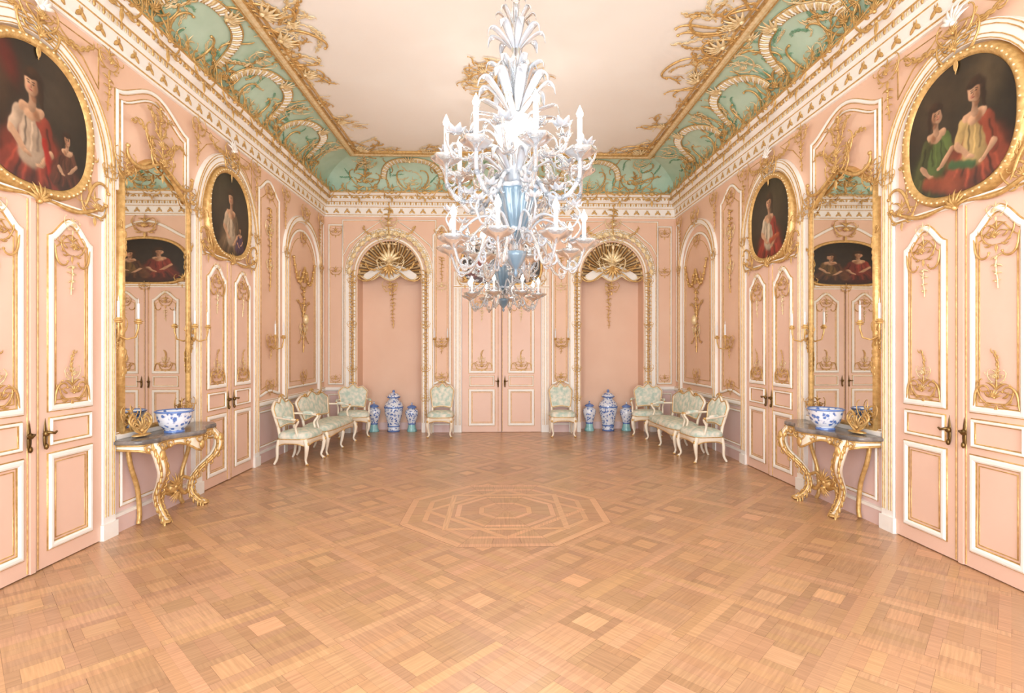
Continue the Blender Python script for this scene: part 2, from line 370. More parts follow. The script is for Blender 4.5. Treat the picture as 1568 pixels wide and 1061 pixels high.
for yy in(7.3,3.8):
    for k in range(8):
        a=k*pi/4; rocaille(.35*math.cos(a),yy+.35*math.sin(a),a,.4)
b.obj('ceiling_gilt_stucco')
b=B()
def covebay(c,s):
    for sg in(1,-1):
        P=curl((c+.05*sg,.80),0 if sg>0 else pi,.78*s,[-sg*.8,-sg*1.5,-sg*2.0,-sg*1.2],22,.02)
        tube(b,P,np.full(22,.05),LGOLD,6,.3)
        T=np.gradient(P,axis=0); T/=np.linalg.norm(T,axis=1)[:,None]; Nn=np.stack([-T[:,1],T[:,0],T[:,0]*0],1)
        for i in range(1,21): tube(b,np.array([P[i]-Nn[i]*.045+[0,0,.012],P[i]+[0,0,.022],P[i]+Nn[i]*.045+[0,0,.012]]),.010,WHITE if i%2 else LGOLD,5,cap=False)
        for o in(.055,-.055): tube(b,P+Nn*o,.008,GOLD,5)
        for k in range(5):
            spray(b,c+.35*sg+random.uniform(-.2,.2),.25+.1*k,random.uniform(0,6.28),.24*s,(DGREEN,LGOLD,DGREEN,LGOLD,LGOLD)[k],w=.012,bend=random.uniform(-2,2))
        spray(b,c+.5*sg,.12,(1.3 if sg>0 else pi-1.3),.38*s,GOLD,w=.02,bend=sg*1.5)
        spray(b,c+.2*sg,.1,(1.0 if sg>0 else pi-1.0),.3*s,LGOLD,w=.02,bend=sg*-1.5)
        scroll(b,(c+.1*sg,.12),.1,.6*s,.025,[5,1,2,4,8],GOLD,sg,.02); scroll(b,(c+.5*sg,.85),-1.2,.4,.02,[-5,-1,2,7],GOLD,sg,.02)
    shell(b,c,.78,.18*s,LGOLD,w=.03); cart(b,c,.24,.17*s,LGOLD,w=.03)
for sd,cs in(('l',(9.0,7.45,5.95,4.75,3.4,2.0)),('r',(9.0,7.45,5.95,4.75,3.4,2.0)),('b',(-1.8,1.8))):
    b.M=cove(sd)
    for c in cs: covebay(c,1.0)
    if sd=='b': mids=(-2.75,-.9,0,.9,2.75)
    else: mids=(9.75,8.2,6.7,5.35,4.1,2.7)
    for c in mids:
        cart(b,c,.3,.26,GOLD,w=.03,j=.3); cart(b,c+random.uniform(-.1,.1),.75,.16,LGOLD,w=.03,j=.3)
        for k in range(6): spray(b,c+random.uniform(-.25,.25),.2+random.uniform(0,.4),pi/2+random.uniform(-1.4,1.4),random.uniform(.28,.45),LGOLD if k%2 else GOLD,w=.02,bend=random.uniform(-2,2))
        for k in range(5): spray(b,c+random.uniform(-.5,.5),.5+random.uniform(-.2,.2),random.uniform(0,6.28),.26,DGREEN,w=.012,bend=random.uniform(-2,2))
b.obj('cove_gilt_stucco')
# ------------------------------------------------------------------ paintings
PM=attrmat('oil_paint_canvas',.4,.1,lo=.72)
def painting(b,c,a,bb,shapes,bg,w,p=1.0,flip=1,pb=None):
    nr,na=150,260; r=np.linspace(0.001,1,nr)[:,None]; t=np.linspace(0,2*pi,na,endpoint=False)[None,:]
    cs=np.cos(t);sn=np.sin(t); q=np.where(sn>=0,p,pb or p); X=r*np.sign(cs)*abs(cs)**q; Y=r*np.sign(sn)*abs(sn)**q
    C=np.ones((nr,na,3))*np.array(lin(bg)); C=C*(1.1-.5*(X**2+Y**2))[:,:,None]
    XX=X*flip+.008*np.sin(Y*31+X*9); YY=Y+.007*np.sin(X*37+Y*11)
    for sh_ in shapes:
        if sh_[0]=='c':
            _,x0,y0,x1,y1,r0,r1,col,sf=sh_; dx=x1-x0;dy=y1-y0; L2=dx*dx+dy*dy+1e-9
            tt=np.clip(((XX-x0)*dx+(YY-y0)*dy)/L2,0,1); px=x0+tt*dx;py=y0+tt*dy; rr=r0+(r1-r0)*tt
            qx=(XX-px)/rr; qy=(YY-py)/rr; d=np.hypot(qx,qy)
        else:
            x,y,rx,ry,ro,col,sf=sh_
            dx=XX-x;dy=YY-y; ca,sa=math.cos(ro),math.sin(ro); qx=(dx*ca+dy*sa)/rx; qy=(-dx*sa+dy*ca)/ry
            d=np.sqrt(qx**2+qy**2)
        A=(1/(1+np.exp(np.clip((d-1)/(sf*.5),-30,30))))[:,:,None]
        sh=(1+.42*(-qx*.7+qy*.5))[:,:,None]
        C=C*(1-A)+A*np.array(lin(col))*.72*np.clip(sh,.3,1.45)
    C=C*(1.02-.28*np.clip(X**2+Y**2,0,1)**2)[:,:,None]
    P=np.stack([c[0]+X*a,c[1]+Y*bb,np.full_like(X,w)],-1)
    grid(b,P,PM,cv=True,col=C.reshape(-1,3))
SK=(224,176,138);SH=(166,114,80);DK=(44,30,22)
def lady(x,y,s,dress,drape,hair=(56,36,22),tilt=0,k=1):
    f=lambda c,q:tuple(int(min(255,v*q)) for v in c)
    c=lambda x0,y0,x1,y1,r0,r1,col,sf=.12:('c',x+x0*s*k,y+y0*s,x+x1*s*k,y+y1*s,r0*s,r1*s,col,sf)
    e=lambda x0,y0,rx,ry,ro,col,sf=.12:(x+x0*s*k,y+y0*s,rx*s,ry*s,ro*k,col,sf)
    L=[e(.05,-1.15,.62,.6,0,f(drape,.8)), c(-.45,-1.3,.1,-.95,.2,.3,drape), c(.5,-1.3,.2,-.9,.2,.28,f(drape,1.1))]
    for i in range(7): L.append(c(-.5+.17*i,-1.45,-.22+.09*i,-.95-.04*(i%2),.03,.018,f(drape,.5 if i%2 else 1.3),.6))
    L+=[c(.0,-.95,.0,-.5,.24,.20,dress), c(-.12,-.9,-.1,-.5,.02,.015,f(dress,.65),.6),c(.1,-.9,.12,-.5,.025,.015,f(dress,.7),.6),c(.0,-.95,.02,-.55,.02,.02,f(dress,1.15),.6),
     e(.18,-.50,.12,.10,-.5,f(drape,1.05)),c(.24,-.5,.36,-1.0,.12,.09,f(drape,1.0)),c(.27,-.55,.36,-.9,.02,.02,f(drape,.6),.6),
     c(-.22,-.44,-.33,-.74,.09,.08,f(dress,1.05)),c(-.35,-.74,-.12,-.98,.06,.045,SK),e(-.07,-1.0,.07,.035,-.3,SK),
     c(.36,-.9,.18,-1.1,.055,.04,SK),e(.14,-1.12,.06,.03,.4,SK),
     c(-.16,-.36,.16,-.36,.07,.07,SK),e(.0,-.43,.14,.08,0,SK),e(.08,-.41,.07,.08,0,SH,.4),c(.01,-.33,.01,-.13,.065,.058,f(SK,.88)),e(.04,-.18,.05,.06,0,SH,.3),
     e(.03,.05,.19,.20,0,hair),c(.15,.0,.19,-.26,.06,.03,hair,.2),e(-.01,.0,.115,.155,tilt,SK,.08),e(.06,-.02,.045,.11,0,SH,.5),e(-.05,-.045,.03,.03,0,(224,150,120),.5),c(-.1,.12,.11,.13,.045,.04,hair,.2),e(.02,.2,.10,.05,0,f(hair,1.3),.3),
     e(-.055,.015,.022,.011,0,DK,.4),e(.03,.015,.022,.011,0,DK,.4),c(-.08,.045,-.035,.05,.007,.006,DK,.5),c(.01,.05,.055,.045,.006,.007,DK,.5),c(-.012,.02,-.018,-.035,.007,.013,SH,.5),e(-.015,-.08,.028,.011,0,(172,70,62),.4)]
    return L
P1=[(.6,.5,.5,.6,0,(70,58,44),.6),(-.7,.3,.3,.6,0,(84,58,38),.6),(-.5,.62,.14,.3,.5,(110,34,26),.5)]+lady(-.1,.42,1.0,(206,178,150),(150,60,42),tilt=.15)+[('c',.12,-.3,.26,-.75,.04,.08,(186,40,30),.25)]+lady(.58,-.14,.5,(110,66,48),(96,50,36),(50,30,20),k=-1)
P2=[(-.5,.4,.4,.5,0,(76,66,50),.6)]+lady(.0,.40,1.0,(206,184,156),(116,94,70),tilt=.1)+lady(.5,-.3,.4,(90,66,100),(80,60,90),k=-1)
P3=[(.5,.4,.4,.5,0,(78,66,44),.6)]+lady(.0,.40,1.02,(214,196,168),(158,50,38),tilt=-.1)+[('c',.1,-.6,.5,-.5,.08,.05,(190,86,50),.3)]
P4=[(-.4,.5,.6,.5,0,(80,64,44),.6),(.6,.6,.3,.4,0,(96,80,54),.6)]+lady(-.40,.34,.85,(96,116,58),(84,88,46),k=-1,tilt=-.3)+lady(.32,.40,.92,(206,174,112),(158,74,50),tilt=.4)+[('c',-.1,-.55,.3,-.65,.07,.06,(70,104,62),.3),('c',-.6,-.7,.0,-.9,.10,.14,(170,84,52),.3)]
P5=lady(-.35,.4,.8,(150,60,50),(120,50,40))+lady(.4,.3,.75,(120,90,50),(96,60,40),k=-1)
def portrait(M,uc,vc,shapes,bg,name='oval_portrait_painting',flip=1):
    b=B(M); painting(b,(uc,vc),.485,.52,shapes,bg,.05,flip=flip,p=.95,pb=.75)
    b2=B(M)
    pth=ell((uc,vc),.52,.555,64,.95,.75); sweep(b2,pth,[(.04,.04),(.025,.06),(0,.075),(-.025,.07),(-.04,.045),(-.05,.0)],GOLD,smooth=True)
    for i,(x,y) in enumerate(ell((uc,vc),.53,.565,60,.95,.75)): blob(b2,(x,y,.072),.011,LGOLD,6,4)
    cart(b2,uc,vc+.64,.2,GOLD,w=.06)
    for sg in(1,-1):
        cart(b2,uc+sg*.56,vc-.54,.16,GOLD,w=.06,j=.25)
        scroll(b2,(uc+.1*sg,vc-.61),.0,.62,.03,[-2,1,2,-1,5],GOLD,sg,.06)
        scroll(b2,(uc+.45*sg,vc-.56),1.0,.45,.024,[2,-1,-4,-7],GOLD,sg,.06)
        spray(b2,uc+.5*sg,vc-.45,pi/2-.1*sg,.35,GOLD,.06,bend=sg*1)
    shell(b2,uc,vc-.64,.15,GOLD,w=.06)
    o=b.obj(name); b2.obj('gilt_frame',o)
# ------------------------------------------------------------------ door
def door(M,uc,hw,top,name):
    b=B(M); box(b,uc-hw,uc+hw,.01,top,.002,.035,DOORP); box(b,uc-.006,uc+.006,.01,top,.03,.0365,GAP)
    box(b,uc-.055,uc-.012,.01,top,.03,.05,DOORP)
    goldline(b,[(uc-.07,.02),(uc-.07,top-.01)],.006,.035,False); goldline(b,[(uc+.02,.02),(uc+.02,top-.01)],.006,.035,False)
    for sg in(1,-1):
        c=uc+sg*hw*.5; q=hw*.30; w=.035
        mould(b,rect(c-q,c+q,.16,.86),.035,w); goldline(b,rect(c-q+.05,c+q-.05,.21,.81),.005,w)
        mould(b,rect(c-q,c+q,.96,1.15),.016,w)
        mould(b,roc(c-q,c+q,1.24,top-.1,.16,.0),.035,w)
        goldline(b,roc(c-q+.05,c+q-.05,1.3,top-.2,.12),.006,w)
        cart(b,c,top-.30,.13,GOLD,w=w+.015); dropg(b,c,top-.45,.24,.09,LGOLD,w+.01); cart(b,c,top-.12,.08,LGOLD,w=w+.02)
        cart(b,c,1.36,.14,GOLD,w=w+.015); cart(b,c,1.5,.08,LGOLD,w=w+.015); spray(b,c,1.46,pi/2,.24,GOLD,w+.015,bend=1)
        for s2 in(1,-1):
            scroll(b,(c+s2*(q-.02),1.27),pi/2+.3,.26,.014,[-2,3,7],GOLD,s2,w+.02)
            scroll(b,(c+s2*(q-.02),top-.3),-pi/2-.3,.26,.014,[2,-3,-7],GOLD,s2,w+.02)
        leaf(b,(uc+sg*.07,.93),pi/2,.24,.024,[0,0],BRASS,w=.05); blob(b,(uc+sg*.07,1.05,.06),(.026,.026,.02),BRASS)
        tube(b,[(uc+sg*.07,1.06,.05),(uc+sg*.07,1.06,.09),(uc+sg*.10,1.05,.10),(uc+sg*.13,1.06,.09)],[.010,.011,.011,.008],BRASS,6,ref=None)
        blob(b,(uc+sg*.07,.95,.06),(.016,.026,.015),BRASS)
    return b.obj(name)
def sconce(M,u,v,name='candle_wall_sconce',s=1.0):
    b=B(M); cart(b,u,v-.05*s,.12*s,GOLD,w=.03); dropg(b,u,v-.1*s,.16*s,.09*s,GOLD,.03)
    for sg in(1,-1):
        P=[(u,v-.1*s,.03),(u+.05*s*sg,v-.14*s,.08*s),(u+.10*s*sg,v-.12*s,.12*s),(u+.12*s*sg,v-.04*s,.13*s),(u+.12*s*sg,v,.13*s)]
        tube(b,P,.008*s,GOLD,6,ref=None)
        for zz,r in((0,.03),(.015,.035),(.03,.022)): blob(b,(u+.12*s*sg,v+zz*s,.13*s),(r*s,.01*s,r*s),GOLD)
        tube(b,[(u+.12*s*sg,v+.03*s,.13*s),(u+.12*s*sg,v+.17*s,.13*s)],.010*s,CANDLE,8,ref=None)
        leaf(b,(u+.12*s*sg,v+.17*s),pi/2,.05*s,.008*s,[0,0],CANDLE,w=.13*s)
    return b.obj(name)
# ------------------------------------------------------------------ side walls
def mir(u): return 2*UM-u
def side(M,tag,port):
    b=B(M); g=B(M)
    for uc in(4.11,mir(4.11)):
        for sg in(1,-1):
            c=uc+sg*.75
            box(b,c-.075,c+.075,.12,3.26,0,.05,WHITE); box(b,c-.09,c+.09,0,.14,0,.065,WHITE)
            for o in(-.05,-.02,.03,.055): goldline(b,[(c+o,.2),(c+o,3.26)],.005,.05,False)
            cart(g,c,4.3,.15,GOLD,w=.05,j=.3); dropg(g,c,4.15,.3,.12,GOLD,.04); cart(g,c,3.3,.1,GOLD,w=.06)
        pth=arch(uc-.75,uc+.75,3.25,3.26,4.16,26,False)
        pth=pth[1:-1]
        sweep(b,pth,[(-.075,0),(-.07,.05),(.07,.05),(.075,0)],WHITE,False)
        for o in(-.06,-.03,.03,.06): sweep(b,pth,[(o-.004,.05),(o-.003,.058),(o+.003,.058),(o+.004,.05)],GOLD,False)
        cart(g,uc,4.24,.18,GOLD,w=.07); shell(g,uc,4.3,.17,WHITE,w=.07)
        for sg in(1,-1): spray(g,uc+.1*sg,4.2,.1 if sg>0 else pi-.1,.45,GOLD,.06,bend=-sg*1.0)
        box(b,uc-.67,uc+.67,2.84,2.88,0,.05,WHITE); goldline(b,[(uc-.67,2.86),(uc+.67,2.86)],.008,.05,False)
        for sg in(1,-1):
            q=[(uc+sg*.2,4.36),(uc+sg*.68,4.36),(uc+sg*.68,4.02),(uc+sg*.5,4.2),(uc+sg*.3,4.29)]
            goldline(b,q,.007,0,True)
    m0,m1=UM-.56,UM+.56
    mould(b,roc(m0+.06,m1-.06,3.3,4.24,.2),.014); mould(b,roc(m0,m1,3.2,4.33,.22),.026)
    cart(g,UM,3.80,.22,GOLD,w=.06); cart(g,UM,4.08,.13,GOLD,w=.05); dropg(g,UM,4.22,.32,.13,GOLD,.05)
    for s2 in(1,-1):
        spray(g,UM+.08*s2,3.72,pi/2-.9*s2,.42,GOLD,.06,bend=1.5*s2); spray(g,UM+.05*s2,3.9,pi/2-.4*s2,.3,GOLD,.06,bend=1.5*s2); cart(g,UM+s2*.52,3.46,.13,GOLD,w=.06)
    mould(b,rect(m0+.05,m1-.05,.24,.76),.02)
    for f in(lambda u:u,mir):
        lo,hi=sorted((f(7.88),f(8.70))); c=(lo+hi)/2
        mould(b,roc(lo+.05,hi-.05,1.0,4.3,.2,.06),.03); goldline(b,roc(lo+.13,hi-.13,1.1,4.12,.14,.05),.008)
        mould(b,rect(lo+.05,hi-.05,.24,.76),.02); cart(g,c,1.12,.15,GOLD); cart(g,c,4.12,.16,GOLD)
        cart(g,c,3.55,.15,LGOLD); dropg(g,c,3.9,1.3,.17,GOLD); cart(g,c,3.0,.13,LGOLD)
        lo,hi=sorted((f(8.86),f(10.56))); c=(lo+hi)/2
        for k in(lo,hi):
            box(b,k-.06,k+.06,.0,3.3,0,.045,WHITE)
            for o in(-.035,.035): goldline(b,[(k+o,.2),(k+o,3.3)],.007,.045,False)
            cart(g,k,3.3,.12,GOLD,w=.06); cart(g,k,4.25,.16,GOLD,w=.05); dropg(g,k,4.1,.4,.12,GOLD,.03)
        pth=arch(lo,hi,3.2,3.3,4.05,26,False)[1:-1]
        sweep(b,pth,[(-.06,0),(-.055,.045),(.055,.045),(.06,0)],WHITE,False)
        for o in(-.04,.04): sweep(b,pth,[(o-.006,.045),(o-.004,.056),(o+.004,.056),(o+.006,.045)],GOLD,False)
        mould(b,arch(lo+.16,hi-.16,1.05,3.2,3.85),.03); goldline(b,arch(lo+.26,hi-.26,1.15,3.15,3.72),.007)
        mould(b,rect(lo+.16,hi-.16,.24,.76),.02)
        cart(g,c,4.16,.2,GOLD,w=.06); cart(g,c,3.72,.15); 
        cart(g,c,2.95,.22); 
        for s2 in(1,-1):
            P=[(c+s2*.52*t,3.2-.35*math.sin(pi*t)*1.0+.1*t,.04) for t in np.linspace(0,1,10)]
            tube(g,P,.018,GOLD,5)
            for p in P[1:]: blob(g,p,.03,GOLD,6,4)
            spray(g,c,2.3,pi/2-.7*s2,.42,GOLD,bend=s2); spray(g,c,2.1,-pi/2+.6*s2,.38,GOLD,bend=-s2)
        dropg(g,c,2.8,1.15,.22); cart(g,c,2.05,.19,LGOLD); blob(g,(c,2.25,.06),(.06,.1,.05),LGOLD); cart(g,c,1.2,.16)
        e=f(10.74); mould(b,rect(e-.08,e+.08,1.05,4.25),.02); mould(b,rect(e-.08,e+.08,.24,.76),.016)
    segs=[(UM-.62,UM+.62),(7.86,D),(Y0,mir(7.86))]
    for a,c in segs:
        path=[(a,0),(c,0)]
        sweep(b,path,[(.83,0),(.83,.02),(.87,.045),(.90,.045),(.93,.02),(.93,0)],WHITE,False)
        goldline(b,[(a,.85),(c,.85)],.006,.03,False); goldline(b,[(a,.92),(c,.92)],.006,.03,False)
        bb=B(M); box(bb,a,c,0,.15,0,.03,PINK); box(bb,a,c,.15,.18,0,.04,WHITE); bb.obj('baseboard_'+tag)
        box(b,a,c,.18,.83,0,.004,PINK)
    trim(b); trim(g)
    mm=B(M); pth=roc(UM-.52,UM+.52,.94,3.62,.28,0,25); fill(mm,pth,.03,MIRR); o=mm.obj('pier_mirror')
    fr=B(M); sweep(fr,pth,[(.014,.03),(.006,.05),(-.01,.062),(-.030,.045),(-.038,0)],GOLD,smooth=True)
    for s2 in(1,-1):
        cart(fr,UM+s2*.47,1.06,.13,GOLD,w=.07,j=.3); cart(fr,UM+s2*.52,3.36,.12,GOLD,w=.07)
        scroll(fr,(UM+s2*.05,3.60),-.3,.6,.034,[-2,1,3,8],GOLD,s2,.08)
        for zz in(1.4,2.5): spray(fr,UM+s2*.53,zz,pi/2,.4,GOLD,.05,bend=s2*.8)
    cart(fr,UM,3.62,.2,GOLD,w=.08); spray(fr,UM-.1,3.6,pi/2+.4,.3,GOLD,.08)
    fr.obj('gilt_frame',o)
    sconce(M,UM-.6,1.95,s=1.1); sconce(M,UM+.6,1.95,s=1.1); sconce(M,8.29,1.88,s=1.25); sconce(M,mir(8.29),1.88,s=1.25)
    for k,uc in enumerate((4.11,mir(4.11))):
        sh,bg,fl=port[k]; portrait(M,uc,3.47,sh,bg,flip=fl)
side(Mleft,'left',((P1,(44,38,30),1),(P2,(42,35,28),1)))
side(Mright,'right',((P4,(44,38,28),-1),(P3,(46,38,28),-1)))
door(Mleft,4.11,.665,2.84,'door_1'); door(Mleft,mir(4.11),.665,2.84,'door_2')
door(Mright,4.11,.665,2.84,'door_3'); door(Mright,mir(4.11),.665,2.84,'door_4'); door(Mback,0,.81,2.96,'door_5')
# ------------------------------------------------------------------ back wall trim
b=B(Mback); g=B(Mback)
for sg in(1,-1):
    c=sg*.9; box(b,c-.08,c+.08,0,3.3,0,.05,WHITE)
    for o in(-.05,-.02,.03,.055): goldline(b,[(c+o,.15),(c+o,3.3)],.006,.05,False)
    lo,hi=sorted((sg*1.02,sg*1.44)); cc=(lo+hi)/2
    mould(b,roc(lo+.04,hi-.04,1.0,4.25,.2,.06),.03); goldline(b,roc(lo+.1,hi-.1,1.1,4.08,.12,.04),.007); mould(b,rect(lo+.04,hi-.04,.24,.78),.02)
    cart(g,cc,1.12,.13); cart(g,cc,3.0,.12,LGOLD); cart(g,cc,4.1,.15); dropg(g,cc,3.6,.5,.12)
    c=sg*NC
    for k,wd,w in((.845,.13,.06),(.70,.07,.04)):
        for s2 in(1,-1):
            x=c+s2*k; box(b,x-wd/2,x+wd/2,0,NVS,0,w,WHITE)
            for o in(-wd*.35,wd*.35): goldline(b,[(x+o,.2),(x+o,NVS)],.008,w,False)
        t=np.linspace(0,pi,28); pth=[(c+k*math.cos(x),NVS+(NVT-NVS+(k-NH)*1.0)*math.sin(x)) for x in t]
        sweep(b,pth,[(-wd/2,0),(-wd/2,w),(wd/2,w),(wd/2,0)],WHITE,False)
        for o in(-wd*.35,wd*.35): sweep(b,pth,[(o-.007,w),(o-.005,w+.012),(o+.005,w+.012),(o+.007,w)],GOLD,False)
    for s2 in(1,-1):
        x=c+s2*.745
        dropg(g,x,3.3,3.0,.13,GOLD,.06)
        for zz in(3.1,2.2,1.3,.7): cart(g,x,zz,.10,GOLD,w=.06)
    for t in np.linspace(.12,pi-.12,17):
        x=c+.77*math.cos(t); z=NVS+(NVT-NVS+.12)*math.sin(t); shell(g,x,z,.14,LGOLD,h0=t,w=.06)
    C=np.array([c,3.36,-.36]); A=np.linspace(0,pi,33); E=np.stack([c+(NH-.01)*np.cos(A),NVS+(NVT-NVS-.01)*np.sin(A),A*0-.03],1)
    T=np.linspace(0,1,9); Pg=np.stack([C+(E-C)*t for t in T]); Pg[:,:,2]=(-.36+.33*T**2)[:,None]
    grid(b,Pg,SHELLBG)
    for i in range(0,33):
        Q=np.stack([C+(E[i]-C)*t for t in T]); Q[:,2]=-.34+.33*T**2; tube(g,Q,np.linspace(.006,.016 if i%2 else .022,9),LGOLD if i%2 else GOLD,5,ref=None)
        if i%2==0: blob(g,E[i]+[0,-.03,-.01],.03,LGOLD,6,4)
    x=np.linspace(-.63,.63,41); top=3.3+.28*(1-(x/.63)**2)
    low=3.24-.11*np.abs(np.cos(x/.63*pi*1.5))
    grid(b,np.stack([np.stack([c+x,low,x*0-.06],1),np.stack([c+x,np.maximum(low+.02,top-.12),x*0-.10],1)]),WHITE)
    tube(g,np.stack([c+x,low,x*0-.055],1),.016,LGOLD,6,ref=None)
    cart(g,c,3.42,.28,LGOLD,w=.02); shell(g,c,3.5,.34,LGOLD,w=.04); shell(g,c,3.4,.26,GOLD,h0=-pi/2,w=.04)
    for s2 in(1,-1):
        spray(g,c+.1*s2,3.35,0.1 if s2>0 else pi-.1,.45,GOLD,.0,bend=-s2*1.5); scroll(g,(c+.15*s2,3.3),-.2,.6,.03,[-4,1,3,6],GOLD,s2,.0)
    cart(g,c,2.98,.15,GOLD,w=-.05); dropg(g,c,3.1,.95,.14,GOLD,-.35)
    cart(g,c,3.98,.24,LGOLD,w=.08); cart(g,c,4.28,.17,LGOLD,w=.06); dropg(g,c,4.7,.7,.2,GOLD,.08)
    for s2 in(1,-1):
        spray(g,c+.15*s2,4.0,.35 if s2>0 else pi-.35,.45,GOLD,.06,bend=s2*-1.2)
        mould(b,[(c+s2*.15,4.35),(c+s2*.95,4.35),(c+s2*.95,3.6),(c+s2*.82,3.85),(c+s2*.5,4.12)],.018)
    lo,hi=sorted((sg*3.22,sg*3.56)); cc=(lo+hi)/2
    mould(b,rect(lo+.03,hi-.03,1.0,4.25),.022); mould(b,rect(lo+.03,hi-.03,.24,.78),.016); cart(g,cc,3.3,.12); cart(g,cc,1.1,.1); cart(g,cc,4.1,.12)
    for a,q in((sg*.99,sg*1.46),(sg*3.16,sg*HW)):
        a,q=sorted((a,q)); sweep(b,[(a,0),(q,0)],[(.85,0),(.85,.02),(.88,.04),(.93,.02),(.93,0)],WHITE,False)
        box(b,a,q,.18,.85,0,.004,PINK)
        bb=B(Mback); box(bb,a,q,0,.15,0,.03,PINK); box(bb,a,q,.15,.18,0,.04,WHITE); bb.obj('baseboard_back')
    bb=B(Mback); box(bb,c-NH+.002,c+NH-.002,0,.15,-ND+.001,-ND+.03,PINK); bb.obj('baseboard_back')
box(b,-.98,.98,2.96,3.02,0,.06,WHITE); goldline(b,[(-.98,2.99),(.98,2.99)],.01,.06,False)
mould(b,roc(-.92,.92,3.05,4.3,.35),.04)
cart(g,0,4.2,.25,GOLD,w=.06); cart(g,0,2.98,.12,GOLD,w=.07)
for s2 in(1,-1): cart(g,s2*.75,3.1,.15,GOLD,w=.06)
trim(b); trim(g)
b=B(Mback); painting(b,(0,3.5),.8,.44,P5,(42,35,28),.04,p=.9,pb=.5); o=b.obj('overdoor_painting')
f=B(Mback); sweep(f,ell((0,3.5),.82,.46,64,.9,.5),[(.03,.03),(0,.07),(-.03,.05),(-.035,0)],GOLD,smooth=True); f.obj('gilt_frame',o)
sconce(Mback,-1.23,1.9,s=1.1); sconce(Mback,1.23,1.9,s=1.1)
# ------------------------------------------------------------------ furniture
def place(loc,rz):
    c,s=math.cos(rz),math.sin(rz)
    def f(P): return np.stack([loc[0]+P[:,0]*c-P[:,1]*s,loc[1]+P[:,0]*s+P[:,1]*c,loc[2]+P[:,2]],1)
    return f
def sup(n,p,a,bb):
    t=np.linspace(0,2*pi,n,endpoint=False); return np.stack([a*np.sign(np.cos(t))*abs(np.cos(t))**p,bb*np.sign(np.sin(t))*abs(np.sin(t))**p],1)
def cm(P,n=6):
    P=np.asarray(P,float); Q=np.vstack([2*P[0]-P[1],P,2*P[-1]-P[-2]]); out=[]
    for i in range(1,len(Q)-2):
        for t in np.linspace(0,1,n,endpoint=False):
            a,b_,c,d=Q[i-1:i+3]; out.append(.5*((2*b_)+(c-a)*t+(2*a-5*b_+4*c-d)*t*t+(-a+3*b_-3*c+d)*t**3))
    out.append(P[-1]); return np.array(out)
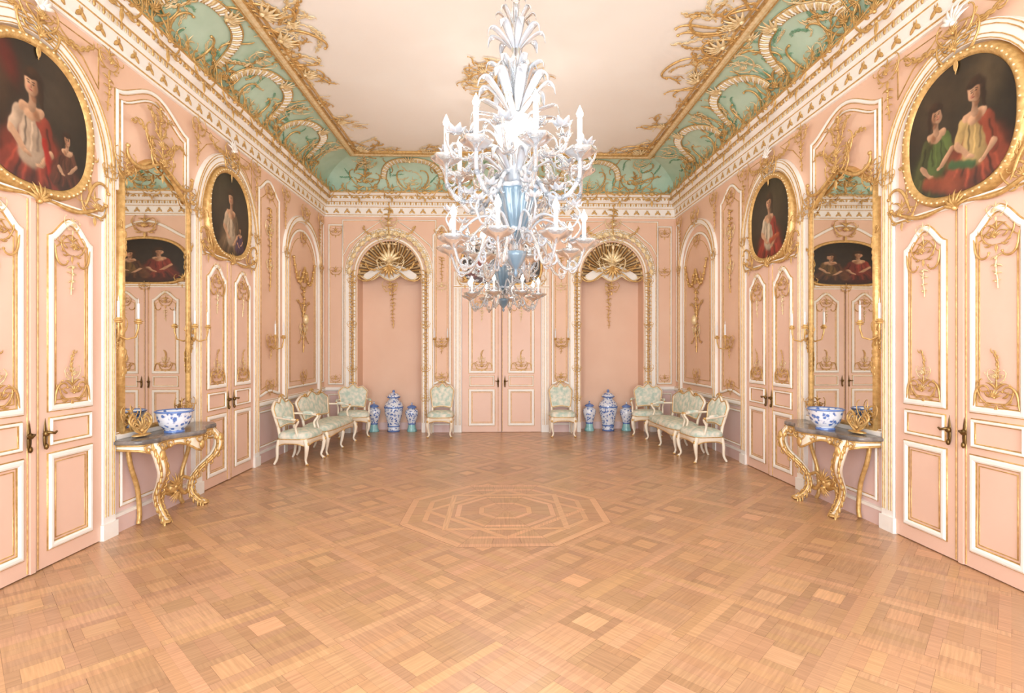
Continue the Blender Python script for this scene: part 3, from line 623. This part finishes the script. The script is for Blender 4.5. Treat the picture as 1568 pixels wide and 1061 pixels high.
def seatf(loc,rz,W=.62,arms=True,name='upholstered_armchair',H=1.0,legs=2):
    b=B(place((*loc,0.0),rz)); d=.5; n=48
    S0=sup(n,.5,W/2,d/2)
    R=[];
    for k,z in((.97,.37),(1.01,.39),(1.02,.42),(.98,.455),(.85,.48),(.5,.497),(.02,.5)): R.append(np.column_stack([S0*k,np.full(n,z)]))
    grid(b,np.array(R),FAB,cv=True)
    t=np.linspace(0,2*pi,n,endpoint=False)
    R=[np.column_stack([S0*.95,.29+.02*np.cos(4*t)]),np.column_stack([S0*1.02,.30+.02*np.cos(4*t)]),np.column_stack([S0*1.03,np.full(n,.385)])]
    grid(b,np.array(R),CHW,cv=True)
    tube(b,np.vstack([R[1],R[1][:1]]),.008,GOLD,5,ref=None); tube(b,np.vstack([R[2],R[2][:1]]),.008,GOLD,5,ref=None)
    xs=np.linspace(-(W/2-.04),W/2-.04,legs)
    for x in xs:
        sx=0 if abs(x)<.05 else np.sign(x)
        tube(b,cm([(x,-.2,.37),(x+.02*sx,-.235,.29),(x+.012*sx,-.225,.17),(x-.01*sx,-.205,.07),(x+.015*sx,-.235,.012)]),np.interp(np.linspace(0,1,25),[0,.3,.75,.9,1],[.035,.034,.016,.015,.024]),CHW,8,ref=None)
        blob(b,(x+.02*sx,-.255,.31),(.022,.018,.03),GOLD); blob(b,(x+.015*sx,-.24,.014),(.026,.028,.014),GOLD)
        tube(b,cm([(x,.2,.37),(x+.01*sx,.22,.25),(x,.23,.1),(x+.01*sx,.27,.01)]),np.interp(np.linspace(0,1,19),[0,1],[.028,.017]),CHW,8,ref=None)
    def yb(z): return .2+(z-.4)*.22
    hw=W*.46; zb=.55; 
    top=lambda x: H-.10+.07*(math.cos(pi*x)*.5+.5)+.03*math.cos(3*pi*x)
    out=[(hw*.82,zb)]+[(hw*(.82+.2*s),zb+(top(1)-zb)*s) for s in(.25,.5,.75,.92)]+[(hw*x,top(x)) for x in np.linspace(.95,-.95,15)]+[(-hw*(.82+.2*s),zb+(top(1)-zb)*s) for s in(.92,.75,.5,.25)]+[(-hw*.82,zb)]
    out=out+[(hw*x,zb+.015*math.cos(pi*x)) for x in np.linspace(-.7,.7,7)]
    O=np.array([(x,yb(z),z) for x,z in out]); fr=np.vstack([O,O[:1]])
    tube(b,fr,.022,CHW,8,ref=None); tube(b,fr+np.array([0,-.022,0]),.008,GOLD,5,ref=None)
    C=O.mean(0); R=[]
    for k,off in((1,0),(.95,-.015),(.85,-.03),(.6,-.04),(.3,-.045),(.01,-.045)): 
        q=C+(O-C)*k; q[:,1]+=off; R.append(q)
    grid(b,np.array(R),FAB,cv=True)
    R=[C+(O-C)*k+np.array([0,.02,0]) for k in(1,.5,.01)]; grid(b,np.array(R),FAB,cv=True)
    cx=[0] if W<1 else [-W*.22,0,W*.22]
    for x in cx:
        zt=top(x/hw); 
        for sg in(1,-1): tube(b,cm([(x,yb(zt)-.02,zt+.015),(x+sg*.035,yb(zt)-.02,zt+.04),(x+sg*.08,yb(zt)-.02,zt+.01)],4),.01,GOLD,5,ref=None)
        blob(b,(x,yb(zt)-.02,zt+.03),(.025,.015,.03),GOLD)
    for sg in(1,-1):
        x=sg*hw*.82; tube(b,cm([(x,.2,.36),(x,.215,.46),(x,yb(zb),zb)]),.022,CHW,8,ref=None)
        if arms:
            x=sg*(W/2-.01)
            tube(b,cm([(sg*hw*.95,yb(.7)-.01,.70),(x+sg*.02,.1,.69),(x+sg*.03,-.06,.675),(x+sg*.02,-.12,.65),(x,-.07,.56),(x,-.09,.46),(x-sg*.01,-.1,.38)]),.017,CHW,8,ref=None)
            tube(b,cm([(x+sg*.01,.12,.705),(x+sg*.025,.03,.705),(x+sg*.03,-.04,.69)]),[.012]+[.024]*11+[.012],FAB,8,ref=None)
            blob(b,(x+sg*.03,-.11,.67),(.024,.026,.02),GOLD)
    return b.obj(name)
for sg in(-1,1):
    R=(pi/2 if sg<0 else -pi/2)
    seatf((sg*3.07,8.1),R+sg*.12,.60,True,H=.97)
    seatf((sg*2.99,9.2),R+sg*.06,1.4,True,'upholstered_settee',.98,3)
    seatf((sg*2.92,10.48),sg*-.3,.6,True)
    seatf((sg*1.2,10.42),0,.5,False,'side_chair',1.02)
# console tables
def console(M,tag):
    b=B(M); uc=UM+.0; L=.66
    def outline(k):
        x=np.linspace(-1,1,25); w=.40+.05*np.cos(pi*x)+.05*np.cos(2*pi*x)
        w=w*(1-.35*np.clip(abs(x)-.75,0,1)/.25); 
        return [(uc-L*k,.04)]+[(uc+L*k*xx,ww*k) for xx,ww in zip(x,w)]+[(uc+L*k,.04)]
    o1=outline(1); n=len(o1)
    V=lambda k,z:np.array([(p[0],z,p[1]) for p in outline(k)])
    grid(b,np.array([V(.97,.82),V(1,.83),V(1,.855),V(.98,.865)]),MARB,cv=True); b.add(V(.98,.865),[tuple(range(n))],MARB,False); b.add(V(.97,.82),[tuple(range(n))],MARB,False)
    x=np.linspace(-1,1,n); dip=.03*np.cos(x*pi*3)+.05*np.exp(-x**2*30)
    a0=V(.93,.82); a1=V(.93,.74); a1[:,1]-=dip; grid(b,np.array([a0,a1]),CHW)
    tube(b,a1,.012,GOLD,6,ref=None); tube(b,a0+np.array([0,-.008,.0]),.012,GOLD,6,ref=None)
    for k in range(9):
        i=2+int(k*(n-5)/8); p=a0[i]; sc=.05 if k!=4 else .1
        for sg in(1,-1):
            tube(b,cm([(p[0],p[1]-.08,p[2]+.01),(p[0]+sg*sc*.7,p[1]-.06,p[2]+.02),(p[0]+sg*sc,p[1]-.02,p[2]+.015),(p[0]+sg*sc*.5,p[1]-.02,p[2]+.02)],4),.009,GOLD,5,ref=None)
        blob(b,(p[0],p[1]-.06-(.04 if k==4 else 0),p[2]+.015),(sc*.4,sc*.5,.02),GOLD)
    for sg in(1,-1):
        leg=cm([(uc+sg*.50,.80,.30),(uc+sg*.52,.68,.37),(uc+sg*.46,.54,.36),(uc+sg*.34,.40,.26),(uc+sg*.29,.27,.19),(uc+sg*.27,.15,.20),(uc+sg*.30,.05,.27),(uc+sg*.33,.015,.31)],6)
        m=len(leg); rr=np.interp(np.linspace(0,1,m),[0,.2,.5,.8,1],[.05,.055,.032,.03,.04])
        tube(b,leg,rr*.9,CHW,8,ref=None); 
        for off in(.03,-.03,0): tube(b,leg+np.array([off,0,.03 if off==0 else .012]),rr*.42,GOLD,6,ref=None)
        for p in leg[::3]:
            for s2 in(1,-1): tube(b,cm([p,p+np.array([s2*.04,.02,.02]),p+np.array([s2*.06,-.03,.03]),p+np.array([s2*.03,-.05,.02])],3),.010,GOLD,5,ref=None)
        blob(b,(uc+sg*.52,.7,.40),(.04,.06,.025),GOLD); blob(b,(uc+sg*.33,.02,.31),(.05,.02,.05),GOLD)
        tube(b,cm([(uc+sg*.5,.8,.06),(uc+sg*.47,.6,.07),(uc+sg*.36,.35,.06),(uc+sg*.33,.1,.06),(uc+sg*.36,.01,.07)]),.022,GOLD,7,ref=None)
        tube(b,cm([(uc+sg*.29,.2,.2),(uc+sg*.2,.16,.18),(uc+sg*.12,.24,.16),(uc,.2,.16)]),.022,GOLD,7,ref=None)
        tube(b,cm([(uc+sg*.27,.3,.2),(uc+sg*.16,.34,.18),(uc+sg*.08,.26,.17),(uc,.3,.16)]),.018,GOLD,7,ref=None)
    blob(b,(uc,.27,.17),(.07,.07,.05),GOLD); shell(b,uc,.28,.15,GOLD,w=.2); shell(b,uc,.22,.12,GOLD,h0=-pi/2,w=.2)
    b.obj('rococo_console_table')
    def Mz(P): return M(np.stack([P[:,0],P[:,2],P[:,1]],1))
    bw=B(Mz); c=(UM-.12,.27,.866)
    lathe(bw,[(.001,0),(.09,0),(.085,.025),(.10,.04),(.135,.08),(.155,.14),(.165,.20),(.175,.215),(.165,.215),(.15,.19),(.12,.09),(.001,.05)],c,PORC,32)
    lathe(bw,[(.167,.2),(.178,.212),(.17,.22),(.16,.21)],c,BLUE,32); lathe(bw,[(.092,-.0),(.094,.012),(.088,.02)],c,BLUE,32); bw.obj('porcelain_bowl')
    g=B(M); base=.868
    for s2 in(1,-1):
        for k in range(4):
            x0=UM-.42; tube(g,cm([(x0,base+.02,.14),(x0+s2*(.04+.025*k),base+.04+.02*k,.15),(x0+s2*(.08+.025*k),base+.07+.03*k,.13),(x0+s2*(.05+.02*k),base+.12+.03*k,.12),(x0+s2*.02*k,base+.09+.03*k,.12)],5),.011,GOLD,6,ref=None)
    shell(g,UM-.42,base+.06,.14,GOLD,w=.13); blob(g,(UM-.42,base+.015,.14),(.12,.015,.06),GOLD)
    g.obj('gilt_rocaille_ornament')
console(Mleft,'l'); console(Mright,'r')
# vases
def bigvase(x,y):
    b=B(); c=(x,y,0.0)
    lathe(b,[(.001,0),(.13,0),(.13,.03)],c,BLUE,32)
    lathe(b,[(.125,.03),(.12,.1),(.14,.22),(.18,.38),(.195,.5),(.18,.58),(.12,.64),(.095,.67),(.095,.70)],c,PORC,32)
    lathe(b,[(.197,.49),(.199,.505),(.197,.52)],c,BLUE,32); lathe(b,[(.127,.1),(.125,.115),(.129,.13)],c,BLUE,32)
    lathe(b,[(.105,.70),(.13,.705),(.135,.72),(.12,.75),(.08,.785),(.03,.80),(.02,.81)],c,PORC,32)
    lathe(b,[(.108,.695),(.137,.705),(.137,.722)],c,BLUE,32)
    blob(b,(x,y,.83),(.03,.03,.035),BLUE); b.obj('porcelain_lidded_vase')
def smallvase(x,y,s=1.0,h=1.0):
    b=B(); c=(x,y,0)
    P=lambda L:[(r*s,z*h) for r,z in L]
    lathe(b,P([(.001,0),(.085,0),(.09,.02),(.07,.08),(.06,.16)]),c,TEAL,24,wave=.05)
    lathe(b,P([(.06,.16),(.075,.22),(.105,.32),(.12,.40),(.11,.45),(.07,.48),(.055,.5)]),c,PORC,24)
    lathe(b,P([(.06,.5),(.085,.505),(.085,.52),(.06,.545),(.025,.56),(.012,.57)]),c,BLUE,24); lathe(b,P([(.062,.15),(.072,.165),(.066,.18)]),c,BLUE,24)
    blob(b,(x,y,.59*h),(.018,.018,.025),PORC); b.obj('small_porcelain_vase')
for sg in(-1,1):
    bigvase(sg*2.24,11.03); smallvase(sg*2.24-.40,11.0,1.15,1.02); smallvase(sg*2.24+.38,11.0,1.15,.98)
# ------------------------------------------------------------------ chandelier
def chandelier(cx,cy,CH_E):
    def M0(P): return P+np.array([cx,cy,0])
    b=B(M0); O=(0,0,0)
    tube(b,[(0,0,2.3),(0,0,3.2),(0,0,4.3),(0,0,ZT-.02)],.012,BRASS,8,ref=None)
    lathe(b,[(.001,ZT-.002),(.12,ZT-.002),(.13,ZT-.03),(.08,ZT-.08),(.02,ZT-.12)],O,GOLD,24)
    for z in np.arange(4.3,ZT-.15,.14): lathe(b,[(.012,z-.06),(.03,z-.03),(.038,z),(.03,z+.03),(.012,z+.06)],O,GLASS,12)
    lathe(b,[(.001,2.22),(.014,2.235),(.018,2.25),(.01,2.27),(.02,2.285),(.045,2.31),(.075,2.37),(.085,2.40),(.06,2.40),(.02,2.36)],O,BGLASS,24,wave=.04,wn=12)
    lathe(b,[(.02,2.38),(.05,2.42),(.04,2.47),(.06,2.50),(.03,2.54)],O,GLASS,24)
    lathe(b,[(.02,2.52),(.06,2.535),(.075,2.56),(.10,2.62),(.135,2.72),(.165,2.81),(.175,2.84),(.16,2.84),(.12,2.74),(.05,2.62)],O,BGLASS,48,wave=.05,wn=12)
    lathe(b,[(.078,2.545),(.082,2.56),(.08,2.575)],O,MILK,32); lathe(b,[(.172,2.83),(.182,2.845),(.172,2.86)],O,MILK,48,wave=.05,wn=12)
    lathe(b,[(.05,2.84),(.09,2.90),(.10,2.95),(.08,3.02),(.05,3.06),(.06,3.12),(.05,3.16)],O,MILK,24,wave=.06)
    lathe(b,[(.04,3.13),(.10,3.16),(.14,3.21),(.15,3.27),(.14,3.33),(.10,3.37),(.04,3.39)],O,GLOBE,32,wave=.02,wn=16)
    lathe(b,[(.04,3.39),(.06,3.45),(.045,3.55),(.07,3.62),(.085,3.67),(.07,3.72),(.04,3.76),(.03,3.84),(.045,3.90),(.03,3.96),(.04,4.05),(.05,4.1),(.03,4.15),(.02,4.25)],O,GLASS,20)
    def rad(P,a): 
        P=np.asarray(P,float); return np.stack([P[:,0]*math.cos(a),P[:,0]*math.sin(a),P[:,1]],1)
    def gleaf(a,r0,z0,out,up,w=.04,curlv=.06,mt=None):
        P=cm(rad([(r0,z0),(r0+out*.3,z0+up*.5),(r0+out*.75,z0+up),(r0+out,z0+up*.92),(r0+out*1.08,z0+up*.92-curlv)],a),4)
        m=len(P); t=np.linspace(0,1,m); tube(b,P,w*np.clip(np.sin(pi*(.1+.86*t)),.12,1),mt or GLASS,6,.25,ref=(0,0,1))
    for k in range(9): 
        a=k*2*pi/9; gleaf(a,.05,3.40,.22,.22,.042,mt=MILK); gleaf(a+.3,.04,3.42,.12,.30,.034); gleaf(a,.03,3.86,.17,.12,.032,.06,MILK); gleaf(a+.3,.05,3.36,.26,.05,.03,.08)
    for k in range(8): gleaf(k*2*pi/8,.03,4.02,.11,.10,.024,.04); gleaf(k*2*pi/8+.3,.05,3.66,.16,.07,.028,.05,MILK); gleaf(k*pi/4,.02,4.2,.08,.09,.018,.03)
    for k in range(8): a=k*pi/4+.2; gleaf(a,.08,2.95,.2,.12,.034,.07,MILK); gleaf(a,.04,2.46,.15,.06,.024); gleaf(a+.39,.05,2.52,.12,-.06,.022,-.03)
    def flower(P,s,mt):
        blob(b,P+np.array([0,0,.012*s]),.018*s,mt,6,4)
        for q in range(6):
            an=q*pi/3; d=np.array([math.cos(an),math.sin(an),0]); tube(b,[P,P+s*(.035*d+[0,0,.012]),P+s*(.06*d+[0,0,.035])],[.006*s,.024*s,.004*s],mt,6,.5)
    def candle(r,z,a,h,s=1.0):
        x,y=r*math.cos(a),r*math.sin(a)
        lathe(b,[(.01,-.04),(.03,-.015),(.07,.0),(.10,.025),(.105,.04),(.095,.035),(.04,.015),(.02,.04),(.03,.06),(.026,.08)],(x,y,z),GLASS,24,wave=.09,wn=6)
        tube(b,[(x,y,z+.05),(x,y,z+.05+h)],.018*s,CANDLE,8,ref=None)
        lathe(b,[(.008,0),(.021,.02),(.024,.035),(.014,.06),(.001,.09)],(x,y,z+.05+h),FLAME,8)
    def curls(P,a,idx,s):
        for i in idx:
            p=P[i]; er=np.array([math.cos(a),math.sin(a),0])
            for sg in(1,-1):
                t=np.linspace(0,1,12); th=t*5; rr=s*(1-t*.8)
                Q=p+np.outer(rr*np.cos(th)-s,er)*.7+np.outer(sg*(rr*np.sin(th)+.2*s*t),[0,0,1]); tube(b,Q,np.linspace(.011,.004,12),MILK if i%2 else GLASS,5,ref=None)
    n=8
    for k in range(n):
        a=2*pi*k/n+.22
        P=cm(rad([(.07,2.98),(.16,2.92),(.26,2.78),(.38,2.74),(.49,2.84),(.50,2.98)],a),5); tube(b,P,.015,MILK if k%2 else GLASS,7,ref=None)
        curls(P,a,(8,13,18,22),.06); candle(.50,3.0,a,.20)
        for i in (4,7,10,15,20): blob(b,P[i],.022,GLASS,8,5)
        P=cm(rad([(.07,3.0),(.18,3.12),(.30,3.08),(.42,2.98),(.54,3.02),(.57,3.12),(.50,3.14)],a+.39),5); tube(b,P,np.linspace(.015,.007,len(P)),GLASS,7,ref=None)
        curls(P,a+.39,(12,20,),.06); flower(P[-1],1.2,MILK); flower(rad([(.36,2.98)],a+.39)[0]*1.0,1.0,GLASS)
        P=cm(rad([(.06,3.12),(.2,3.3),(.32,3.28),(.36,3.18)],a+.2),5); tube(b,P,np.linspace(.012,.006,len(P)),MILK,6,ref=None); flower(P[-1],1.0,GLASS)
        P=cm(rad([(.05,2.46),(.14,2.52),(.24,2.46),(.34,2.28),(.44,2.28),(.49,2.40)],a+.3),5); tube(b,P,.012,GLASS,7,ref=None)
        curls(P,a+.3,(9,13,20),.05); candle(.49,2.42,a+.3,.12,.85)
        P=cm(rad([(.06,2.50),(.18,2.64),(.30,2.62),(.42,2.52),(.50,2.60),(.47,2.67)],a+.0),5); tube(b,P,np.linspace(.012,.006,len(P)),MILK,6,ref=None); curls(P,a,(14,),.05); flower(P[-1],.9,MILK); flower(rad([(.34,2.80)],a)[0],1.0,MILK)
    b.obj('murano_glass_chandelier')
    for k in range(4):
        a=2*pi*(2*k)/8+.22; 
        l=bpy.data.lights.new('candle_light','POINT'); l.energy=CH_E; l.color=(1,.96,.91); l.shadow_soft_size=.03
        lo=bpy.data.objects.new('candle_light',l); lo.location=(cx+.50*math.cos(a),cy+.50*math.sin(a),3.42); bpy.context.scene.collection.objects.link(lo)
chandelier(.05,3.8,5); chandelier(0.0,7.3,19)
# ------------------------------------------------------------------ light
for x in(-2.1,0,2.1):
    l=bpy.data.lights.new('window_daylight','AREA'); l.shape='RECTANGLE'; l.size=1.6; l.size_y=4.0; l.energy=222; l.color=(.89,.945,1)
    o=bpy.data.objects.new('window_daylight',l); o.location=(x,Y0-.25,2.1); o.rotation_euler=(pi/2,0,0); bpy.context.scene.collection.objects.link(o)
w=bpy.data.worlds.new('World'); bpy.context.scene.world=w; w.use_nodes=True
w.node_tree.nodes['Background'].inputs[0].default_value=(.95,.97,1,1); w.node_tree.nodes['Background'].inputs[1].default_value=1.0
# ------------------------------------------------------------------ camera
c=bpy.data.cameras.new('camera'); c.sensor_width=36; c.lens=36*808/1568; c.shift_y=.003; c.clip_start=.02
co=bpy.data.objects.new('camera',c); co.location=(-.08,0,1.7); co.rotation_euler=(pi/2,0,-.0272); bpy.context.scene.collection.objects.link(co)
sc=bpy.context.scene; sc.camera=co
sc.view_settings.view_transform='Standard'; sc.view_settings.look='None'; sc.view_settings.exposure=0.0
